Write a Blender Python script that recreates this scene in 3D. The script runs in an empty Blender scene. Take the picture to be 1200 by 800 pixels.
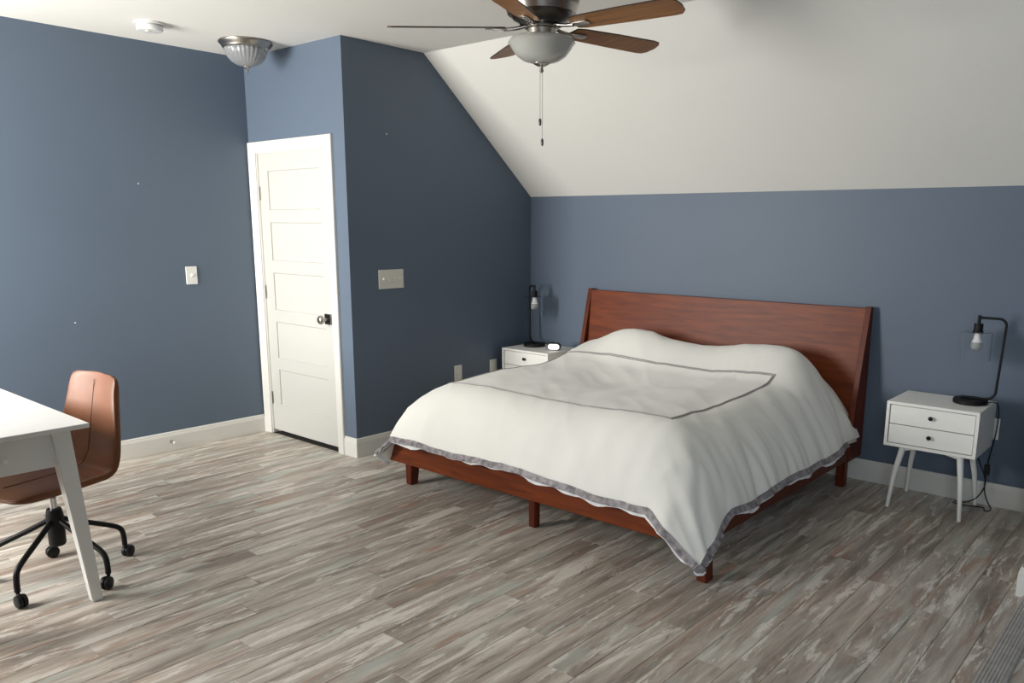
import bpy, bmesh, math, random
from mathutils import Vector, Matrix, noise
random.seed(7)
PI = math.pi
SC = bpy.context.scene
COL = SC.collection

# ---------------------------------------------------------------- camera
YAW, PITCH, ROLL = -0.69857, 0.20020, 0.00626
fw = Vector((math.sin(YAW)*math.cos(PITCH), math.cos(YAW)*math.cos(PITCH), -math.sin(PITCH)))
r0 = Vector((math.cos(YAW), -math.sin(YAW), 0)); u0 = r0.cross(fw)
rt = r0*math.cos(ROLL) + u0*math.sin(ROLL)
up = -r0*math.sin(ROLL) + u0*math.cos(ROLL)
cd = bpy.data.cameras.new('camera'); cam = bpy.data.objects.new('camera', cd); COL.objects.link(cam)
cam.matrix_world = Matrix(((rt.x, up.x, -fw.x, 0), (rt.y, up.y, -fw.y, 0), (rt.z, up.z, -fw.z, 1.5), (0, 0, 0, 1)))
cd.sensor_width = 36; cd.sensor_fit = 'HORIZONTAL'; cd.lens = 944.9/1200*36
cd.shift_x = -38.3/1200; cd.shift_y = 55.9/1200; cd.clip_start = 0.02
SC.camera = cam

# ---------------------------------------------------------------- light
SC.view_settings.view_transform = 'Standard'; SC.view_settings.look = 'None'
SC.view_settings.gamma = 1; SC.view_settings.use_curve_mapping = False
SC.view_settings.exposure = 0.06
w = bpy.data.worlds.new('world'); SC.world = w; w.use_nodes = True
bgn = w.node_tree.nodes['Background']; bgn.inputs[0].default_value = (.62, .75, 1, 1); bgn.inputs[1].default_value = 0.8
def window_light(name, loc, size, power, col, rot):
    l = bpy.data.lights.new(name, 'AREA'); l.shape = 'RECTANGLE'; l.size, l.size_y = size
    l.energy = power; l.color = col; l.spread = math.radians(150)
    o = bpy.data.objects.new(name, l); COL.objects.link(o); o.location = loc; o.rotation_euler = rot
    return o
YS = -0.55     # wall behind the camera, with the two windows the daylight comes through
XE = 2.4      # wall on the right
window_light('daylight_window_left', (-4.60, YS-.03, 1.5), (1.3, 1.6), 165, (1, .975, .94), (math.radians(90), 0, 0))
window_light('daylight_window_right', (0.5, YS-.03, 1.45), (1.2, 1.3), 34, (.80, .90, 1), (math.radians(90), 0, 0))

# ---------------------------------------------------------------- measured room
X1, YB, YD, XL = -4.2186, 4.8414, 3.1176, -5.3066
HC, HK, YC, BB = 2.6, 1.7161, 3.7702, 0.127

# ---------------------------------------------------------------- materials
def rgb(h):
    h = h.lstrip('#'); c = [int(h[i:i+2], 16)/255 for i in (0, 2, 4)]
    return tuple(x/12.92 if x <= .04045 else ((x+.055)/1.055)**2.4 for x in c) + (1,)
def mat(name, col, rough=.5, metal=0, bump=0, bscale=200, var=0, vscale=4, **kw):
    m = bpy.data.materials.new(name); m.use_nodes = True; nt = m.node_tree; b = nt.nodes['Principled BSDF']
    c = rgb(col) if isinstance(col, str) else tuple(col) + (1,)
    b.inputs['Base Color'].default_value = c; b.inputs['Roughness'].default_value = rough; b.inputs['Metallic'].default_value = metal
    for k, v in kw.items(): b.inputs[k.replace('_', ' ')].default_value = v
    tc = nt.nodes.new('ShaderNodeTexCoord')
    if var:
        n = nt.nodes.new('ShaderNodeTexNoise'); n.inputs['Scale'].default_value = vscale; n.inputs['Detail'].default_value = 4
        nt.links.new(tc.outputs['Object'], n.inputs['Vector'])
        r = nt.nodes.new('ShaderNodeValToRGB'); r.color_ramp.elements[0].position = .3; r.color_ramp.elements[1].position = .7
        r.color_ramp.elements[0].color = tuple(x*(1-var) for x in c[:3]) + (1,)
        r.color_ramp.elements[1].color = tuple(min(1, x*(1+var)) for x in c[:3]) + (1,)
        nt.links.new(n.outputs['Fac'], r.inputs[0]); nt.links.new(r.outputs[0], b.inputs['Base Color'])
    if bump:
        n = nt.nodes.new('ShaderNodeTexNoise'); n.inputs['Scale'].default_value = bscale; n.inputs['Detail'].default_value = 3
        nt.links.new(tc.outputs['Object'], n.inputs['Vector'])
        bp = nt.nodes.new('ShaderNodeBump'); bp.inputs['Strength'].default_value = bump; bp.inputs['Distance'].default_value = .002
        nt.links.new(n.outputs['Fac'], bp.inputs['Height']); nt.links.new(bp.outputs[0], b.inputs['Normal'])
    return m
def wood(name, c1, c2, scale=(1, 12, 12), rough=.35, nscale=3.0, coat=0.0):
    m = bpy.data.materials.new(name); m.use_nodes = True; nt = m.node_tree; b = nt.nodes['Principled BSDF']
    b.inputs['Specular IOR Level'].default_value = .3; b.inputs['Roughness'].default_value = rough; b.inputs['Coat Weight'].default_value = coat; b.inputs['Coat Roughness'].default_value = .25
    tc = nt.nodes.new('ShaderNodeTexCoord'); mp = nt.nodes.new('ShaderNodeMapping'); mp.inputs['Scale'].default_value = scale
    n = nt.nodes.new('ShaderNodeTexNoise'); n.inputs['Scale'].default_value = nscale; n.inputs['Detail'].default_value = 8; n.inputs['Distortion'].default_value = .6
    nt.links.new(tc.outputs['Object'], mp.inputs[0]); nt.links.new(mp.outputs[0], n.inputs['Vector'])
    r = nt.nodes.new('ShaderNodeValToRGB'); r.color_ramp.elements[0].position = .3; r.color_ramp.elements[1].position = .72
    r.color_ramp.elements[0].color = rgb(c1); r.color_ramp.elements[1].color = rgb(c2)
    nt.links.new(n.outputs['Fac'], r.inputs[0]); nt.links.new(r.outputs[0], b.inputs['Base Color'])
    return m
def floor_mat(name):
    m = bpy.data.materials.new(name); m.use_nodes = True; nt = m.node_tree; N = nt.nodes.new; L = nt.links.new
    b = nt.nodes['Principled BSDF']
    g = N('ShaderNodeNewGeometry'); oi = N('ShaderNodeObjectInfo')
    off = N('ShaderNodeVectorMath'); off.operation = 'SCALE'; off.inputs[0].default_value = (37, 91, 13); L(oi.outputs['Random'], off.inputs['Scale'])
    ad = N('ShaderNodeVectorMath'); L(g.outputs['Position'], ad.inputs[0]); L(off.outputs[0], ad.inputs[1])
    def noisef(sc, scale, det, dist=0, rough=.5):
        mp = N('ShaderNodeMapping'); mp.inputs['Scale'].default_value = sc; L(ad.outputs[0], mp.inputs[0])
        n = N('ShaderNodeTexNoise'); n.inputs['Scale'].default_value = scale; n.inputs['Detail'].default_value = det
        n.inputs['Distortion'].default_value = dist; n.inputs['Roughness'].default_value = rough
        L(mp.outputs[0], n.inputs['Vector']); return n.outputs['Fac']
    def ramp(src, stops):
        r = N('ShaderNodeValToRGB'); e = r.color_ramp.elements
        while len(e) < len(stops): e.new(.5)
        for i, (p, c) in enumerate(stops): e[i].position = p; e[i].color = c if not isinstance(c, str) else rgb(c)
        L(src, r.inputs[0]); return r.outputs[0]
    def mix(f, a, c, mode='MIX'):
        x = N('ShaderNodeMix'); x.data_type = 'RGBA'; x.blend_type = mode
        if isinstance(f, float): x.inputs[0].default_value = f
        else: L(f, x.inputs[0])
        for s, v in ((x.inputs[6], a), (x.inputs[7], c)):
            if isinstance(v, str): s.default_value = rgb(v)
            else: L(v, s)
        return x.outputs[2]
    W = (1, 1, 1, 1); K = (0, 0, 0, 1)
    base = ramp(noisef((10, .95, 1), 1.5, 8, .4, .66), [(.32, '#81766b'), (.44, '#a3978a'), (.54, '#bcb1a4'), (.66, '#d8cfc2')])
    rust = ramp(noisef((11, 1.6, 1), 1.1, 5, 1.2), [(.56, K), (.66, (.62, .62, .62, 1))])
    c = mix(rust, base, '#a8836d')
    green = ramp(noisef((9, 1.7, 1), 1.0, 4, .5), [(.55, K), (.68, (.55, .55, .55, 1))])
    sc = N('ShaderNodeSeparateXYZ'); L(ad.outputs[0], sc.inputs[0])
    c = mix(green, c, '#c3ccc3')
    pale = ramp(noisef((11, 1.3, 1), 1.6, 10, .6, .76), [(.54, K), (.58, (.8, .8, .8, 1))])
    c = mix(pale, c, '#e9e3d8')
    dark = ramp(noisef((16, 2.2, 1), 1.3, 10, 1.2, .78), [(.37, (.7, .7, .7, 1)), (.42, K)])
    c = mix(dark, c, '#776c62')
    tint = ramp(oi.outputs['Random'], [(0, (.86, .86, .86, 1)), (1, (1.0, 1.0, 1.0, 1))])
    c = mix(1.0, c, tint, 'MULTIPLY')
    L(c, b.inputs['Base Color'])
    rr = N('ShaderNodeMapRange'); L(noisef((20, 3, 1), 1.5, 5), rr.inputs[0]); rr.inputs[3].default_value = .27; rr.inputs[4].default_value = .5
    L(rr.outputs[0], b.inputs['Roughness'])
    bp = N('ShaderNodeBump'); bp.inputs['Strength'].default_value = .25; bp.inputs['Distance'].default_value = .002
    L(noisef((40, 3, 1), 2, 6), bp.inputs['Height']); L(bp.outputs[0], b.inputs['Normal'])
    return m
M = dict(
    paint=mat('blue_grey_wall_paint', (.106, .140, .188), .52, Specular_IOR_Level=.42, bump=.12, bscale=260, var=.03, vscale=1.5),
    ceil=mat('ceiling_paint', (.78, .765, .71), .75, bump=.08, bscale=180, var=.012, vscale=1.2),
    trim=mat('white_trim_paint', (.69, .68, .63), .32),
    door=mat('white_door_paint', (.55, .545, .505), .38),
    floor=floor_mat('weathered_plank'),
    joint=mat('joint_filler', (.045, .04, .035), .9),
    sub=mat('door_gap_dark', (.03, .028, .025), .9),  # dark colour of the panel added behind the door
    white=mat('white_furniture_lacquer', (.9, .885, .83), .42),
    desk=mat('white_desk_lacquer', (.78, .775, .735), .3),
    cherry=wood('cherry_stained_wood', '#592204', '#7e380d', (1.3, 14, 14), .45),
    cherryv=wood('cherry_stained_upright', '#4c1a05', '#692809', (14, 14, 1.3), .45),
    duvet=mat('duvet_cotton', (.83, .815, .755), .85, bump=.15, bscale=90, Sheen_Weight=.2),
    under=mat('duvet_lining', (.83, .83, .82), .85),
    grey=mat('grey_braid', (.25, .225, .23), .5, bump=.5, bscale=300, var=.55, vscale=38),  # strong tone noise paints the light and dark of the pleats
    stripe=mat('grey_piping', (.33, .31, .295), .8),
    matt=mat('mattress_ticking', (.7, .7, .68), .9),
    black=mat('black_metal', (.006, .006, .0065), .5, Specular_IOR_Level=.25),
    blackp=mat('black_plastic', (.007, .007, .0075), .45, Specular_IOR_Level=.3),
    nickel=mat('brushed_nickel', (.42, .39, .35), .28, 1, bump=.05, bscale=300),
    chrome=mat('chrome', (.7, .7, .7), .15, 1),
    dknickel=mat('dark_nickel', (.12, .11, .10), .3, 1),
    blade=wood('fan_blade_walnut', '#7a5030', '#a0703f', (2, 16, 16), .4, 2.5),
    edge=mat('blade_edge', (.045, .028, .018), .4),
    frost=mat('frosted_glass_bowl', (.44, .44, .40), .3, Coat_Weight=.5, bump=.02),
    glass=mat('clear_glass', (1, 1, 1), .02, Transmission_Weight=1.0, IOR=1.09),
    ribglass=mat('ribbed_glass', (.7, .71, .71), .1, Transmission_Weight=.7, IOR=1.4),
    bulb=mat('bulb_white', (.95, .95, .93), .3),
    bulbg=mat('bulb_globe', (.62, .63, .62), .12, Transmission_Weight=.35),
    plate=mat('switch_plate', (.70, .68, .61), .45),
    platew=mat('white_switch_plate', (.80, .79, .75), .4),
    leather=mat('tan_leather', (.150, .046, .010), .5, bump=.25, bscale=120, var=.2, vscale=6, Coat_Weight=.04),
    leatherd=mat('leather_seam', (.09, .032, .014), .6),
    smoke=mat('detector_plastic', (.66, .66, .65), .5),
    screen=mat('clock_face', (.9, .9, .86), .4, Emission_Color=(1, 1, .95, 1), Emission_Strength=.35),
    fluted_strip=mat('transition_strip_vinyl', (.42, .40, .375), .5, var=.15, vscale=30),  # vinyl of the fluted transition strip
    winglass=mat('window_pane_glass', (.95, .97, .97), .02, Transmission_Weight=1.0),
)

# ---------------------------------------------------------------- helpers
def obj(name, bm, m, parent=None, smooth=False, loc=None):
    me = bpy.data.meshes.new(name)
    bmesh.ops.recalc_face_normals(bm, faces=bm.faces[:])
    bm.to_mesh(me); bm.free()
    for mm in (m if isinstance(m, (list, tuple)) else [m]): me.materials.append(mm)
    if smooth:
        for p in me.polygons: p.use_smooth = True
        try: me.set_sharp_from_angle(angle=math.radians(40))
        except Exception: pass
    o = bpy.data.objects.new(name, me); COL.objects.link(o)
    if parent: o.parent = parent
    if loc: o.location = loc
    return o
def thing(name, label, cat, loc=(0, 0, 0), rz=0, group=None):
    o = bpy.data.objects.new(name, None); COL.objects.link(o); o.location = loc; o.rotation_euler = (0, 0, rz)
    o.empty_display_size = .05
    o['label'] = label; o['category'] = cat
    if group: o['group'] = group
    return o
def tag(o, label, cat, group=None):
    o['label'] = label; o['category'] = cat
    if group: o['group'] = group
    return o
def struct(o, label=None):
    o['kind'] = 'structure'
    if label: o['label'] = label
    return o
def box(bm, x0, x1, y0, y1, z0, z1, bev=0, mi=0, seg=2, mtx=None):
    t = bmesh.new()
    bmesh.ops.create_cube(t, size=1)
    for v in t.verts:
        v.co = Vector(((x0+x1)/2 + v.co.x*(x1-x0), (y0+y1)/2 + v.co.y*(y1-y0), (z0+z1)/2 + v.co.z*(z1-z0)))
    if bev: bmesh.ops.bevel(t, geom=t.edges[:], offset=bev, segments=seg, affect='EDGES', profile=.5)
    add(bm, t, mtx, mi); return bm
def add(bm, t, mtx=None, mi=0):
    if mtx is not None: bmesh.ops.transform(t, matrix=mtx, verts=t.verts[:])
    for f in t.faces: f.material_index = mi
    me = bpy.data.meshes.new('tmp'); t.to_mesh(me); t.free(); bm.from_mesh(me); bpy.data.meshes.remove(me)
def lathe(bm, prof, seg=32, mtx=None, mi=0, ribs=0, ribd=0, thick=0):
    """prof: list of (r,z)"""
    t = bmesh.new(); rings = []
    for r, z in prof:
        if r < 1e-6: rings.append([t.verts.new((0, 0, z))])
        else:
            rg = []
            for i in range(seg):
                a = 2*PI*i/seg; rr = r*(1 + (ribd*math.cos(ribs*a) if ribs else 0))
                rg.append(t.verts.new((rr*math.cos(a), rr*math.sin(a), z)))
            rings.append(rg)
    for A, B in zip(rings, rings[1:]):
        for i in range(seg):
            j = (i+1) % seg
            if len(A) == 1 and len(B) == 1: continue
            if len(A) == 1: t.faces.new((A[0], B[j], B[i]))
            elif len(B) == 1: t.faces.new((A[i], A[j], B[0]))
            else: t.faces.new((A[i], A[j], B[j], B[i]))
    add(bm, t, mtx, mi); return bm
def tube(bm, pts, r, seg=10, mi=0, r1=None, caps=True, sq=False):
    pts = [Vector(p) for p in pts]; n = len(pts); t = bmesh.new(); rings = []
    d = (pts[1]-pts[0]).normalized(); nrm = d.orthogonal().normalized()
    if sq: nrm = Vector((0, 1, 0)) if abs(d.y) < .9 else Vector((1, 0, 0)); nrm = (nrm-d*nrm.dot(d)).normalized()
    for i, p in enumerate(pts):
        d2 = ((pts[min(i+1, n-1)]-p).normalized() + (p-pts[max(i-1, 0)]).normalized()).normalized()
        nrm = (nrm - d2*nrm.dot(d2)).normalized(); bi = d2.cross(nrm)
        rr = r if r1 is None else r + (r1-r)*i/(n-1)
        rings.append([t.verts.new(p + (nrm*math.cos(2*PI*k/seg+(PI/4 if sq else 0)) + bi*math.sin(2*PI*k/seg+(PI/4 if sq else 0)))*rr) for k in range(seg)])
    for A, B in zip(rings, rings[1:]):
        for k in range(seg): t.faces.new((A[k], A[(k+1) % seg], B[(k+1) % seg], B[k]))
    if caps: t.faces.new(rings[0][::-1]); t.faces.new(rings[-1])
    add(bm, t, None, mi); return bm
def smooth_path(pts, it=3):
    pts = [Vector(p) for p in pts]
    for _ in range(it):
        q = [pts[0]]
        for a, b in zip(pts, pts[1:]): q += [a*.75+b*.25, a*.25+b*.75]
        q.append(pts[-1]); pts = q
    return pts
def prism(bm, poly, a0, a1, axis='x', mi=0, bev=0):
    """extrude 2D polygon along an axis. axis x: poly=(y,z); y: (x,z); z: (x,y)"""
    f = {'x': lambda a, p: (a, p[0], p[1]), 'y': lambda a, p: (p[0], a, p[1]), 'z': lambda a, p: (p[0], p[1], a)}[axis]
    t = bmesh.new(); A = [t.verts.new(f(a0, p)) for p in poly]; B = [t.verts.new(f(a1, p)) for p in poly]; n = len(poly)
    for i in range(n): t.faces.new((A[i], A[(i+1) % n], B[(i+1) % n], B[i]))
    t.faces.new(A[::-1]); t.faces.new(B)
    bmesh.ops.recalc_face_normals(t, faces=t.faces[:])
    if bev: bmesh.ops.bevel(t, geom=t.edges[:], offset=bev, segments=2, affect='EDGES', profile=.5)
    add(bm, t, None, mi); return bm
def BM(): return bmesh.new()
def dup(root, loc, rz=0, label=None):
    def cp(o, par):
        c = o.copy(); COL.objects.link(c); c.parent = par
        for ch in o.children: cp(ch, c)
        return c
    r = cp(root, None); r.location = loc; r.rotation_euler = (0, 0, rz)
    if label: r['label'] = label
    return r
T = .12
# ---------------------------------------------------------------- room shell
# floor: dark subfloor with planks lying on it, top at z = 0
PT = .008
bm = BM()
box(bm, XL-T, XE+T, YS-T, YB+T, -.12, -PT)
floor = struct(obj('floor', bm, M['joint']), 'grey weathered wood-look plank floor')
PW = .1225; PH = PW - .0014
plank_cache = {}
def plank_mesh(L, Wd=PH):
    k = (round(L, 3), round(Wd, 3))
    if k not in plank_cache:
        b = BM(); c = .0012
        vs = []
        for z, i in ((-PT, 0), (-c, 0), (0, c)):
            vs.append([b.verts.new((x, y, z)) for x, y in ((-Wd/2+i, i), (Wd/2-i, i), (Wd/2-i, L-i), (-Wd/2+i, L-i))])
        for A, B in zip(vs, vs[1:]):
            for j in range(4): b.faces.new((A[j], A[(j+1) % 4], B[(j+1) % 4], B[j]))
        b.faces.new(vs[2])
        me = bpy.data.meshes.new('plank'); b.to_mesh(me); b.free(); me.materials.append(M['floor']); plank_cache[k] = me
    return plank_cache[k]
def in_view(x, y, z=0, m=40):
    d = Vector((x, y, z-1.5)); zz = d.dot(fw)
    if zz < .1: return False
    px = 638.3 + 944.9*d.dot(rt)/zz; py = 455.9 - 944.9*d.dot(up)/zz
    return -m < px < 1200+m and -m < py < 800+m
rest = BM(); nplank = 0
row = 0; xj = -0.536 + PW
while xj > XL:
    xc0 = max(xj-PW, XL); wd = xj - xc0
    yend = YB if xc0 + wd/2 > X1 else YD+.0
    if wd > .02:
        y = YS - ((row*0.437) % 1.0)*1.22
        while y < yend:
            L = 1.22; a = max(y, YS); e = min(y+L, yend)
            if e-a > .03:
                vis = any(in_view(xc0+wd/2, a+(e-a)*k/6) for k in range(7))
                xx0, xx1 = xc0, xj
                if vis and nplank < 295:
                    ln = round(e-a-.0014, 3)
                    o = bpy.data.objects.new('plank', plank_mesh(ln, (xx1-xx0)-.0014)); COL.objects.link(o)
                    o.location = ((xx0+xx1)/2, a, 0); o.parent = floor; nplank += 1
                elif xx1 > xx0: box(rest, xx0+.0008, xx1-.0008, a, e-.0014, -PT, 0)
            y += L
    xj -= PW; row += 1
for (xa, xb, ya, yb_) in ((-.4135, XE, YS, YB),):
    x = xa; i = 0
    while x < xb:
        y = ya - ((i*.437) % 1)*1.22
        while y < yb_:
            a, e = max(y, ya), min(y+1.22, yb_)
            if e > a+.03 and nplank < 298 and any(in_view(x+PW*u_, a+(e-a)*k/6) for k in range(7) for u_ in (0, 1)):
                o = bpy.data.objects.new('plank', plank_mesh(round(e-a-.0014, 3))); COL.objects.link(o); o.location = (x+PW/2, a, 0); o.parent = floor; nplank += 1
            elif e > a+.03: box(rest, x+.0008, min(x+PW, xb)-.0008, a, e-.0014, -PT, 0)
            y += 1.22
        x += PW; i += 1
o = obj('planks_beyond', rest, M['floor'], floor); o['kind'] = 'stuff'

# fluted transition strip
prof = [(-.480, 0), (-.477, .008)]
x = -.474
for i in range(7):
    prof += [(x, .0125), (x+.0064, .0125), (x+.0074, .0095), (x+.0098, .0095)]; x += .0108
prof += [(-.396, .0115), (-.390, .009), (-.386, 0.0)]
bm = BM(); prism(bm, prof, .4, 3.655, 'y')
struct(obj('trim_1', bm, M['fluted_strip']), 'grey fluted transition strip lying on the floor at the right edge')
# assumed low wall beyond the strip, with baseboard
bm = BM(); box(bm, -.491, -.33, 3.675, YB, -.008, 1.0)
struct(obj('wall_low', bm, M['paint']), 'low wall just beyond the right edge of the picture')
def bb_prof():   # (offset from wall, z)
    return [(0, 0), (.014, 0), (.014, BB*.78), (.0125, BB*.8), (.0125, BB*.84), (.010, BB*.87), (.009, BB*.95), (.005, BB), (0, BB)]
def baseboard(name, p0, p1, nrm, parent=None, m0=0, m1=0):
    """runs p0->p1 (xy), nrm = direction away from the wall; m0,m1 = mitre growth per offset"""
    p0, p1, nrm = Vector(p0), Vector(p1), Vector(nrm); d = (p1-p0).normalized()
    bm = BM(); pr = bb_prof()
    A = [bm.verts.new((*(p0+nrm*o-d*o*m0), z)) for o, z in pr]; B = [bm.verts.new((*(p1+nrm*o+d*o*m1), z)) for o, z in pr]; n = len(pr)
    for i in range(n): bm.faces.new((A[i], A[(i+1) % n], B[(i+1) % n], B[i]))
    bm.faces.new(A[::-1]); bm.faces.new(B)
    return struct(obj(name, bm, M['trim'], parent))
baseboard('baseboard_left', (XL, YS), (XL, YD-.02), (1, 0))
baseboard('baseboard_corner', (X1-.13, YD), (X1, YD), (0, -1), m1=1)
baseboard('baseboard_side', (X1, YD), (X1, YB), (1, 0), m0=1, m1=-1)
baseboard('baseboard_back', (X1, YB), (-.491, YB), (0, -1), m0=-1)
baseboard('baseboard_low', (-.491, 3.675), (-.491, YB), (-1, 0), m0=1, m1=-1)
baseboard('baseboard_low_end', (-.491, 3.675), (-.33, 3.675), (0, -1), m0=1)

# walls
bm = BM(); box(bm, XL-T, XL, YS-T, YB+T, -.05, HC+.05)
struct(obj('wall_left', bm, M['paint']), 'blue-grey wall at the left')
bm = BM(); box(bm, X1, XE, YB, YB+T, -.2, HK+.3)
struct(obj('wall_back', bm, M['paint']), 'blue-grey knee wall behind the bed')
# wall with the door: opening x -5.225..-4.40, z 0..1.975
DX0, DX1, DZ = -5.222, -4.412, 1.972
bm = BM(); box(bm, XL, DX0, YD, YD+T, 0, HC+.05); box(bm, DX1, X1-T, YD, YD+T, 0, HC+.05); box(bm, DX0, DX1, YD, YD+T, DZ, HC+.05)
box(bm, X1-T, X1, YD, YD+T, 0, HC+.05)
struct(obj('wall_corner', bm, M['paint']), 'blue-grey wall around the white door')
bm = BM(); box(bm, X1-T, X1, YD+T, YB+T, 0, HC+.05)
struct(obj('wall_side', bm, M['paint']), 'dark blue-grey wall between door and bed')
bm = BM(); box(bm, XL, X1-T, YD+.6, YD+.7, 0, HC)  # unseen panel, added to stop light leaking through the door gap
struct(obj('wall_gap_blocker', bm, M['sub']), 'unseen dark panel added behind the door to keep its gap dark')
bm = BM(); box(bm, XE, XE+T, YS-T, YB+T, -.3, HC+.05)
struct(obj('wall_right', bm, M['paint']))
# wall behind the camera with two window openings
WIN = ((-5.25, -3.95, .7, 2.3), (-.1, 1.1, .8, 2.1))
bm = BM(); xs = [XL-T, WIN[0][0], WIN[0][1], WIN[1][0], WIN[1][1], XE+T]
for a, b_ in ((0, 1), (2, 3), (4, 5)): box(bm, xs[a], xs[b_], YS-T, YS, -.05, HC+.05)
for wn in WIN: box(bm, wn[0], wn[1], YS-T, YS, -.05, wn[2]); box(bm, wn[0], wn[1], YS-T, YS, wn[3], HC+.05)
struct(obj('wall_front', bm, M['paint']))
for i, wn in enumerate(WIN):
    e = bpy.data.objects.new('window_%d' % (i+1), None); COL.objects.link(e); struct(e, 'white framed window behind the viewer')
    e.location = ((wn[0]+wn[1])/2, YS, wn[2]); cx = e.location.x
    h = wn[3]-wn[2]; hw = (wn[1]-wn[0])/2
    b = BM()
    for s in (-1, 1): box(b, s*(hw+.03)-.045, s*(hw+.03)+.045, 0, .02, -.07, h+.09, .003)
    box(b, -hw-.07, hw+.07, 0, .02, h-.01, h+.09, .003); box(b, -hw-.09, hw+.09, 0, .05, -.03, 0, .004)
    obj('window_frame', b, M['trim'], e)
    b = BM()
    for s in (-1, 1): box(b, s*(hw-.02)-.02, s*(hw-.02)+.02, -.02, 0, 0, h)
    box(b, -hw, hw, -.02, 0, 0, .04); box(b, -hw, hw, -.02, 0, h-.04, h); box(b, -hw, hw, -.02, 0, h/2-.02, h/2+.02)
    obj('window_sash', b, M['trim'], e)
# ceiling: flat part and slope
bm = BM()
prism(bm, [(YS-T, HC), (YC, HC), (YB, HK), (YB+T, HK-.03), (YB+T, HK+.3), (YC+.1, HC+.15), (YS-T, HC+.15)], XL-T, XE+T, 'x')
struct(obj('ceiling', bm, M['ceil']), 'pale ceiling, flat then sloping down to the wall behind the bed')

# ---------------------------------------------------------------- door
door = bpy.data.objects.new('door_1', None); COL.objects.link(door); struct(door, 'white five-panel door in the nook')
DW = DX1-DX0-.008; x0 = DX0+.004; DH = 1.942; zb = .026
door.location = (x0, YD+.012, zb)
bm = BM(); R_ = .009      # slab with five openings
ST = .105
zs = []; z = .19
for k in range(5): zs.append((z, z+.262)); z += .262+.082
box(bm, 0, ST, 0, .035, 0, DH, .0015); box(bm, DW-ST, DW, 0, .035, 0, DH, .0015)
lo = 0
for (a, b_) in zs: box(bm, ST-.001, DW-ST+.001, 0.0003, .035, lo, a); lo = b_
box(bm, ST-.001, DW-ST+.001, 0.0003, .035, lo, DH)
obj('slab', bm, M['door'], door)
for (a, b_) in zs:
    b = BM(); box(b, ST-.002, DW-ST+.002, R_, .028, a-.002, b_+.002)
    t = .006   # sloped sticking around the panel
    prism(b, [(0.0005, a), (R_, a), (R_, a+t)], ST, DW-ST, 'x'); prism(b, [(0.0005, b_), (R_, b_), (R_, b_-t)], ST, DW-ST, 'x')
    obj('panel', b, M['door'], door)
for zz in (.235, 1.0, 1.68):
    b = BM(); box(b, -.006, .004, -.006, .02, zz-.045, zz+.045, .001); lathe(b, [(0, -.05), (.006, -.048), (.006, .048), (0, .05)], 10, Matrix.Translation((-.003, -.006, zz)))
    box(b, .0, .012, -.0015, .004, zz-.045, zz+.045)
    o = obj('hinge', b, M['nickel'], door); o['label'] = 'brushed nickel hinge'
kb = BM(); KX, KZ = DW-.07, .862
box(kb, KX-.034, KX+.034, -.009, .002, KZ-.034, KZ+.034, .003)
ro = obj('rosette', kb, M['dknickel'], door); ro['label'] = 'square dark nickel rosette'
kb = BM(); lathe(kb, [(.011, 0), (.011, .03), (.018, .036), (.027, .044), (.0295, .054), (.027, .064), (.018, .071), (0, .073)], 24, Matrix.Translation((KX, -.006, KZ)) @ Matrix.Rotation(PI/2, 4, 'X'))
o = obj('knob', kb, M['nickel'], door, True); o['label'] = 'round nickel door knob'
kb = BM(); box(kb, DW-.004, DW+.004, -.003, .02, KZ-.03, KZ+.03, .001); obj('strike_plate', kb, M['nickel'], door)
# casing
cas = bpy.data.objects.new('trim_2', None); COL.objects.link(cas); struct(cas, 'white casing around the door'); cas.location = (DX0, YD, 0)
cp = [(0, 0), (0, -.010), (.006, -.013), (.056, -.017), (.062, -.021), (.070, -.021), (.074, -.016), (.074, 0)]
OWD = DX1-DX0
CW = .074
def casing_leg(s):
    b = BM()
    pts = [((-(u) if s < 0 else OWD+u), v) for u, v in cp]
    A = [b.verts.new((x, y, 0)) for x, y in pts]
    B = [b.verts.new((x, y, DZ+cp[i][0])) for i, (x, y) in enumerate(pts)]
    n = len(cp)
    for i in range(n): b.faces.new((A[i], A[(i+1) % n], B[(i+1) % n], B[i]))
    b.faces.new(A[::-1]); b.faces.new(B); return b
obj('side_casing', casing_leg(-1), M['trim'], cas); obj('side_casing', casing_leg(1), M['trim'], cas)
b = BM(); A = [b.verts.new((-u, v, DZ+u)) for u, v in cp]; B = [b.verts.new((OWD+u, v, DZ+u)) for u, v in cp]; n = len(cp)
for i in range(n): b.faces.new((A[i], A[(i+1) % n], B[(i+1) % n], B[i]))
obj('head_casing', b, M['trim'], cas)
b = BM(); box(b, -.001, .006, 0, T, 0, DZ); box(b, OWD-.004, OWD+.001, 0, T, 0, DZ); box(b, 0, OWD, 0, T, DZ-.004, DZ)
box(b, .004, .016, .05, .09, 0, DZ); box(b, OWD-.016, OWD-.004, .05, .09, 0, DZ)
obj('jamb', b, M['trim'], cas)

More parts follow.
